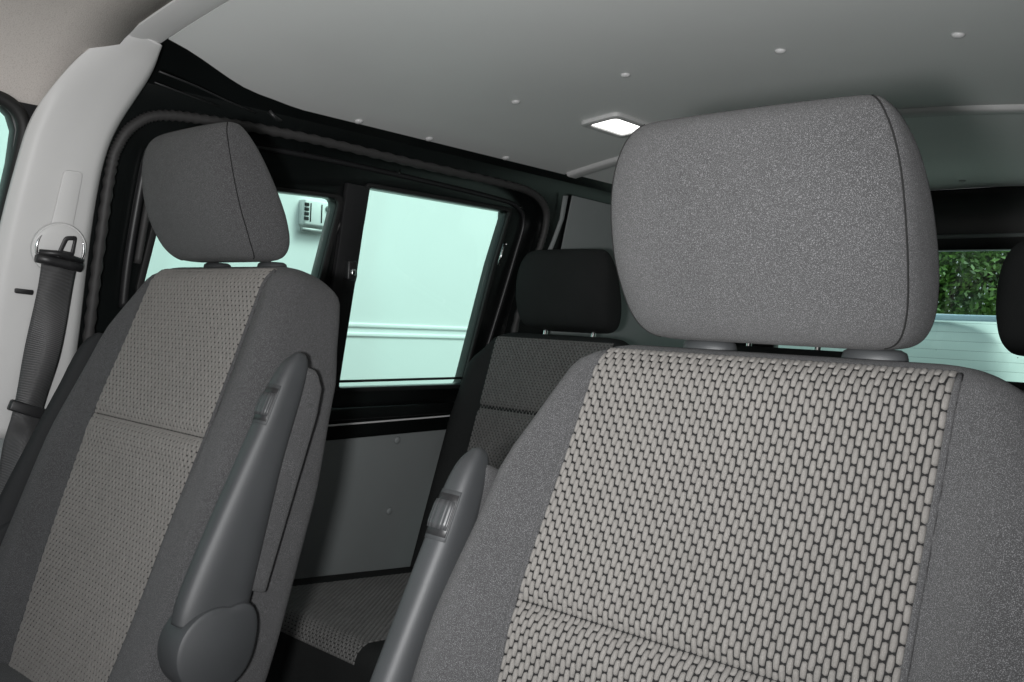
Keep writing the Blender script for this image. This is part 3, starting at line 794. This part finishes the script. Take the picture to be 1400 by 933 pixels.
# ------------------------------------------------------------------ tailgate
tg = thing('tailgate', 'black tailgate with wet rear window behind the rear bench', 'tailgate', (-.82, 2.97, -.9))
TY = 2.95
parts = []
tz = at_y((1300, 343), TY).z
hole = rounded([(-1.42, -.24), (-.22, -.24), (-.25, tz), (-1.39, tz)], .05)
parts.append(plate('frame', [(-1.62, -.98), (-.02, -.98), (-.10, .47), (-1.54, .47)], [hole], .04, .008, lambda a, b, d: (a, TY + d, b), 'black_paint'))
parts.append(raw('window_pane', [(-1.45, TY + .03, -.27), (-.19, TY + .03, -.27), (-.19, TY + .03, tz + .03), (-1.45, TY + .03, tz + .03)], [(0, 1, 2, 3)], 'rear_glass', None, False))
tl = at_y((1300, 323), TY - .02)
parts.append(tube('trim_line', [(-1.45, TY - .004, tl.z), (-.2, TY - .004, tl.z)], .006, 'panel', None, 10))
for k in range(16):
    z = -.22 + k * .028
    parts.append(box('heater_line', (-.82, TY + .028, z), (1.16, .0006, .0006), 'rubber', None, 0))
V = []; F = []
for k in range(300):
    x = random.uniform(-1.4, -.25); z = random.uniform(-.2, tz) if random.random() < .12 else random.triangular(.085, tz, .10); r = random.choice([.0012, .0015, .002, .0024, .0034]) * random.uniform(.7, 1.2); b = len(V)
    for rr, hh in ((1, 0), (.8, .45), (.35, .75)):
        for j in range(8): V.append((x + r * rr * math.cos(j * math.pi / 4), TY + .0305 + r * hh, z + r * rr * 1.15 * math.sin(j * math.pi / 4)))
    for i in range(2):
        for j in range(8): F.append((b + i * 8 + j, b + i * 8 + (j + 1) % 8, b + (i + 1) * 8 + (j + 1) % 8, b + (i + 1) * 8 + j))
    F.append(tuple(b + 16 + j for j in range(8))); F.append(tuple(b + 7 - j for j in range(8)))
parts.append(stuff(raw('raindrops', V, F, 'water')))
parts.append(plate('lower_board', [(-1.5, -.95), (-.14, -.95), (-.14, -.32), (-1.5, -.32)], [], .01, .003, lambda a, b, d: (a, TY - .014 + d, b), 'panel'))
rebase(tg, parts)

# ------------------------------------------------------------------ outside: box truck alongside, van behind, trees
TX = -3.3
trk = thing('box_truck', 'white box truck parked beside the sliding door windows', 'truck', (TX - 1.1, 2.6, -EYE))
parts = []
parts.append(box('cargo_box', (TX - 1.1, 3.0, .35), (2.2, 6.6, 2.6), 'grime_white', None, .03, 2))
for p in [(470, 444), (470, 457)]:
    z = at_x(p, TX).z
    parts.append(box('rub_rail', (TX + .001, 3.0, z), (.014, 6.56, .020), 'grime_white', None, .005, 2))
for p in [(680, 330), (442, 290)]:
    y = at_x(p, TX).y
    parts.append(box('panel_joint', (TX + .001, y, .4), (.006, .008, 2.3), 'tyre', None, 0) if p[0] == 680 else box('lock_rod', (TX + .012, at_x((435, 340), TX).y, .05), (.012, .010, .38), 'tyre', None, .003, 1))
c = at_x((428, 293), TX)
hs_ = box('lock_housing', (TX + .02, c.y, c.z), (.05, .15, .11), 'white_paint', None, .008, 2); parts.append(hs_)
for dy, dz_, sy_, sz_ in [(-.066, .032, .022, .014), (-.066, .012, .022, .014), (-.066, -.008, .022, .014), (-.066, -.028, .022, .014), (-.045, .0, .004, .08), (.012, .0, .004, .08)]:
    parts.append(box('lock_slot', (TX + .046, c.y + dy, c.z + dz_), (.006, sy_, sz_), 'tyre', None, .001, 1))
for dz_ in (.025, -.03): parts.append(dome('lock_knob', (TX + .045, c.y + .045, c.z + dz_), .014, .012, 'dirt_metal', None, (1, 0, 0)))
parts.append(box('lock_bracket', (TX + .03, c.y, c.z - .075), (.02, .16, .018), 'dirt_metal', None, .003, 1))
parts.append(box('lock_rod', (TX + .012, at_x((443, 276), TX).y, .62), (.01, .009, .14), 'tyre', None, .002, 1))
parts.append(box('chassis', (TX - 1.1, 2.4, -1.08), (1.0, 7.4, .2), 'tyre', None, .02, 1))
parts.append(box('cab', (TX - 1.1, -1.4, -.15), (2.05, 1.7, 1.9), 'white_paint', None, .18, 4))
for xx in (TX - .22, TX - 1.98):
    for yy in (-1.3, 4.6):
        parts.append(auto(tube('wheel', [(xx - .13, yy, -EYE + .42), (xx + .13, yy, -EYE + .42)], .42, 'tyre', None, 28), 40))
rebase(trk, parts)

def hull(name, sections, m):
    rings = []
    for y, w, zb, zt, r in sections:
        ring = []
        for k in range(28):
            t = 2 * math.pi * k / 28; c_, s_ = math.cos(t), math.sin(t); n = 5
            ring.append(Vector((w * math.copysign(abs(c_) ** (2 / n), c_), y, (zb + zt) / 2 + (zt - zb) / 2 * math.copysign(abs(s_) ** (2 / n), s_))))
        rings.append(ring)
    return loft(name, rings, m)
vb = thing('parked_van', 'pale van parked beyond the wet rear window', 'van', (-2.6, 8.0, -EYE))
zt = at_y((1310, 429), 7.2).z
parts = []
b_ = hull('body', [(6.9, .9, -1.2, zt - .3, .1), (6.98, .97, -1.28, zt - .1, .1), (7.15, 1.0, -1.3, zt, .1), (9.6, 1.0, -1.3, zt + .02, .1), (10.6, .98, -1.3, zt - .02, .1), (11.3, .95, -1.3, -.5, .1), (12.0, .85, -1.2, -.65, .1)], 'dim_van_paint')
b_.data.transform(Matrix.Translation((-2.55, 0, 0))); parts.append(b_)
parts.append(box('roof_edge', (-2.55, 7.02, zt - .035), (1.98, .06, .045), 'roof_edge_blue', None, .012, 2))
parts.append(box('rear_bumper', (-2.55, 6.88, -1.05), (1.9, .12, .2), 'dark_plastic', None, .04, 3))
parts.append(box('door_joint', (-2.55, 6.90, -.45), (.012, .02, .9), 'tyre', None, 0))
for s in (-1, 1):
    parts.append(box('tail_lamp', (-2.55 + s * .88, 6.93, -.5), (.12, .05, .42), 'dark_plastic', None, .02, 2))
    for yy in (7.8, 10.9):
        parts.append(auto(tube('wheel', [(-2.55 + s * .98, yy, -EYE + .33), (-2.55 + s * .76, yy, -EYE + .33)], .33, 'tyre', None, 24), 40))
rebase(vb, parts)

def tree(x, y, h, rx, rz_, label, n=5200, leaf=.16, zc=None):
    t = thing('tree', label, 'tree', (x, y, -EYE), 'trees behind the parked vehicles')
    trunk_pts = [Vector((0, 0, 0)), Vector((.1, .05, h * .25)), Vector((.05, -.1, h * .5)), Vector((.15, 0, h * .8))]
    tube('trunk', catmull(trunk_pts, 4), lambda i: .16 - .009 * i, 'bark', t, 10)
    V = []; F = []
    cl = []
    for k in range(90):
        while True:
            p = Vector((random.uniform(-1, 1), random.uniform(-1, 1), random.uniform(-1, 1)))
            if p.length < 1: break
        cl.append((Vector((p.x * rx, p.y * rx, h * .52 + p.z * rz_)), random.uniform(.35, .75) * rx * .42))
    for k in range(n):
        c_, r_ = random.choice(cl)
        p = c_ + Vector((random.gauss(0, 1), random.gauss(0, 1), random.gauss(0, .8))) * r_ * .6
        if p.z < .15: continue
        a = Vector((random.gauss(0, 1), random.gauss(0, 1), random.gauss(0, 1))).normalized(); b = a.orthogonal().normalized()
        s = leaf * random.uniform(.5, 1.1); e = len(V)
        V += [p - a * s, p + b * s * .5, p + a * s, p - b * s * .5]; F.append((e, e + 1, e + 2, e + 3))
    raw('crown', V, F, 'leaf', t, False)
tree(-4.9, 16, 7.5, 2.7, 3.4, 'broad green tree filling the middle of the rear window view', 110000, .062)
tree(-2.0, 17.5, 6.5, 2.6, 3.0, 'lower green tree beside the broad one beyond the parked van', 60000, .066)
tree(-6.5, 20, 8, 3.2, 3.6, 'tall green tree rising behind the broad one', 60000, .075)
tree(-10.5, 19, 7, 3.0, 3.2, 'dense green tree beyond the box truck tail', 22000, .09)
tree(-9.5, -.6, 6, 2.2, 2.4, 'green tree standing past the box truck cab', 14000, .08)

# ------------------------------------------------------------------ lift everything so the road is at z = 0
for o in COL.objects:
    if o.parent is None and o.type in ('MESH', 'EMPTY'): o.location.z += EYE
SC.render.engine = 'CYCLES'
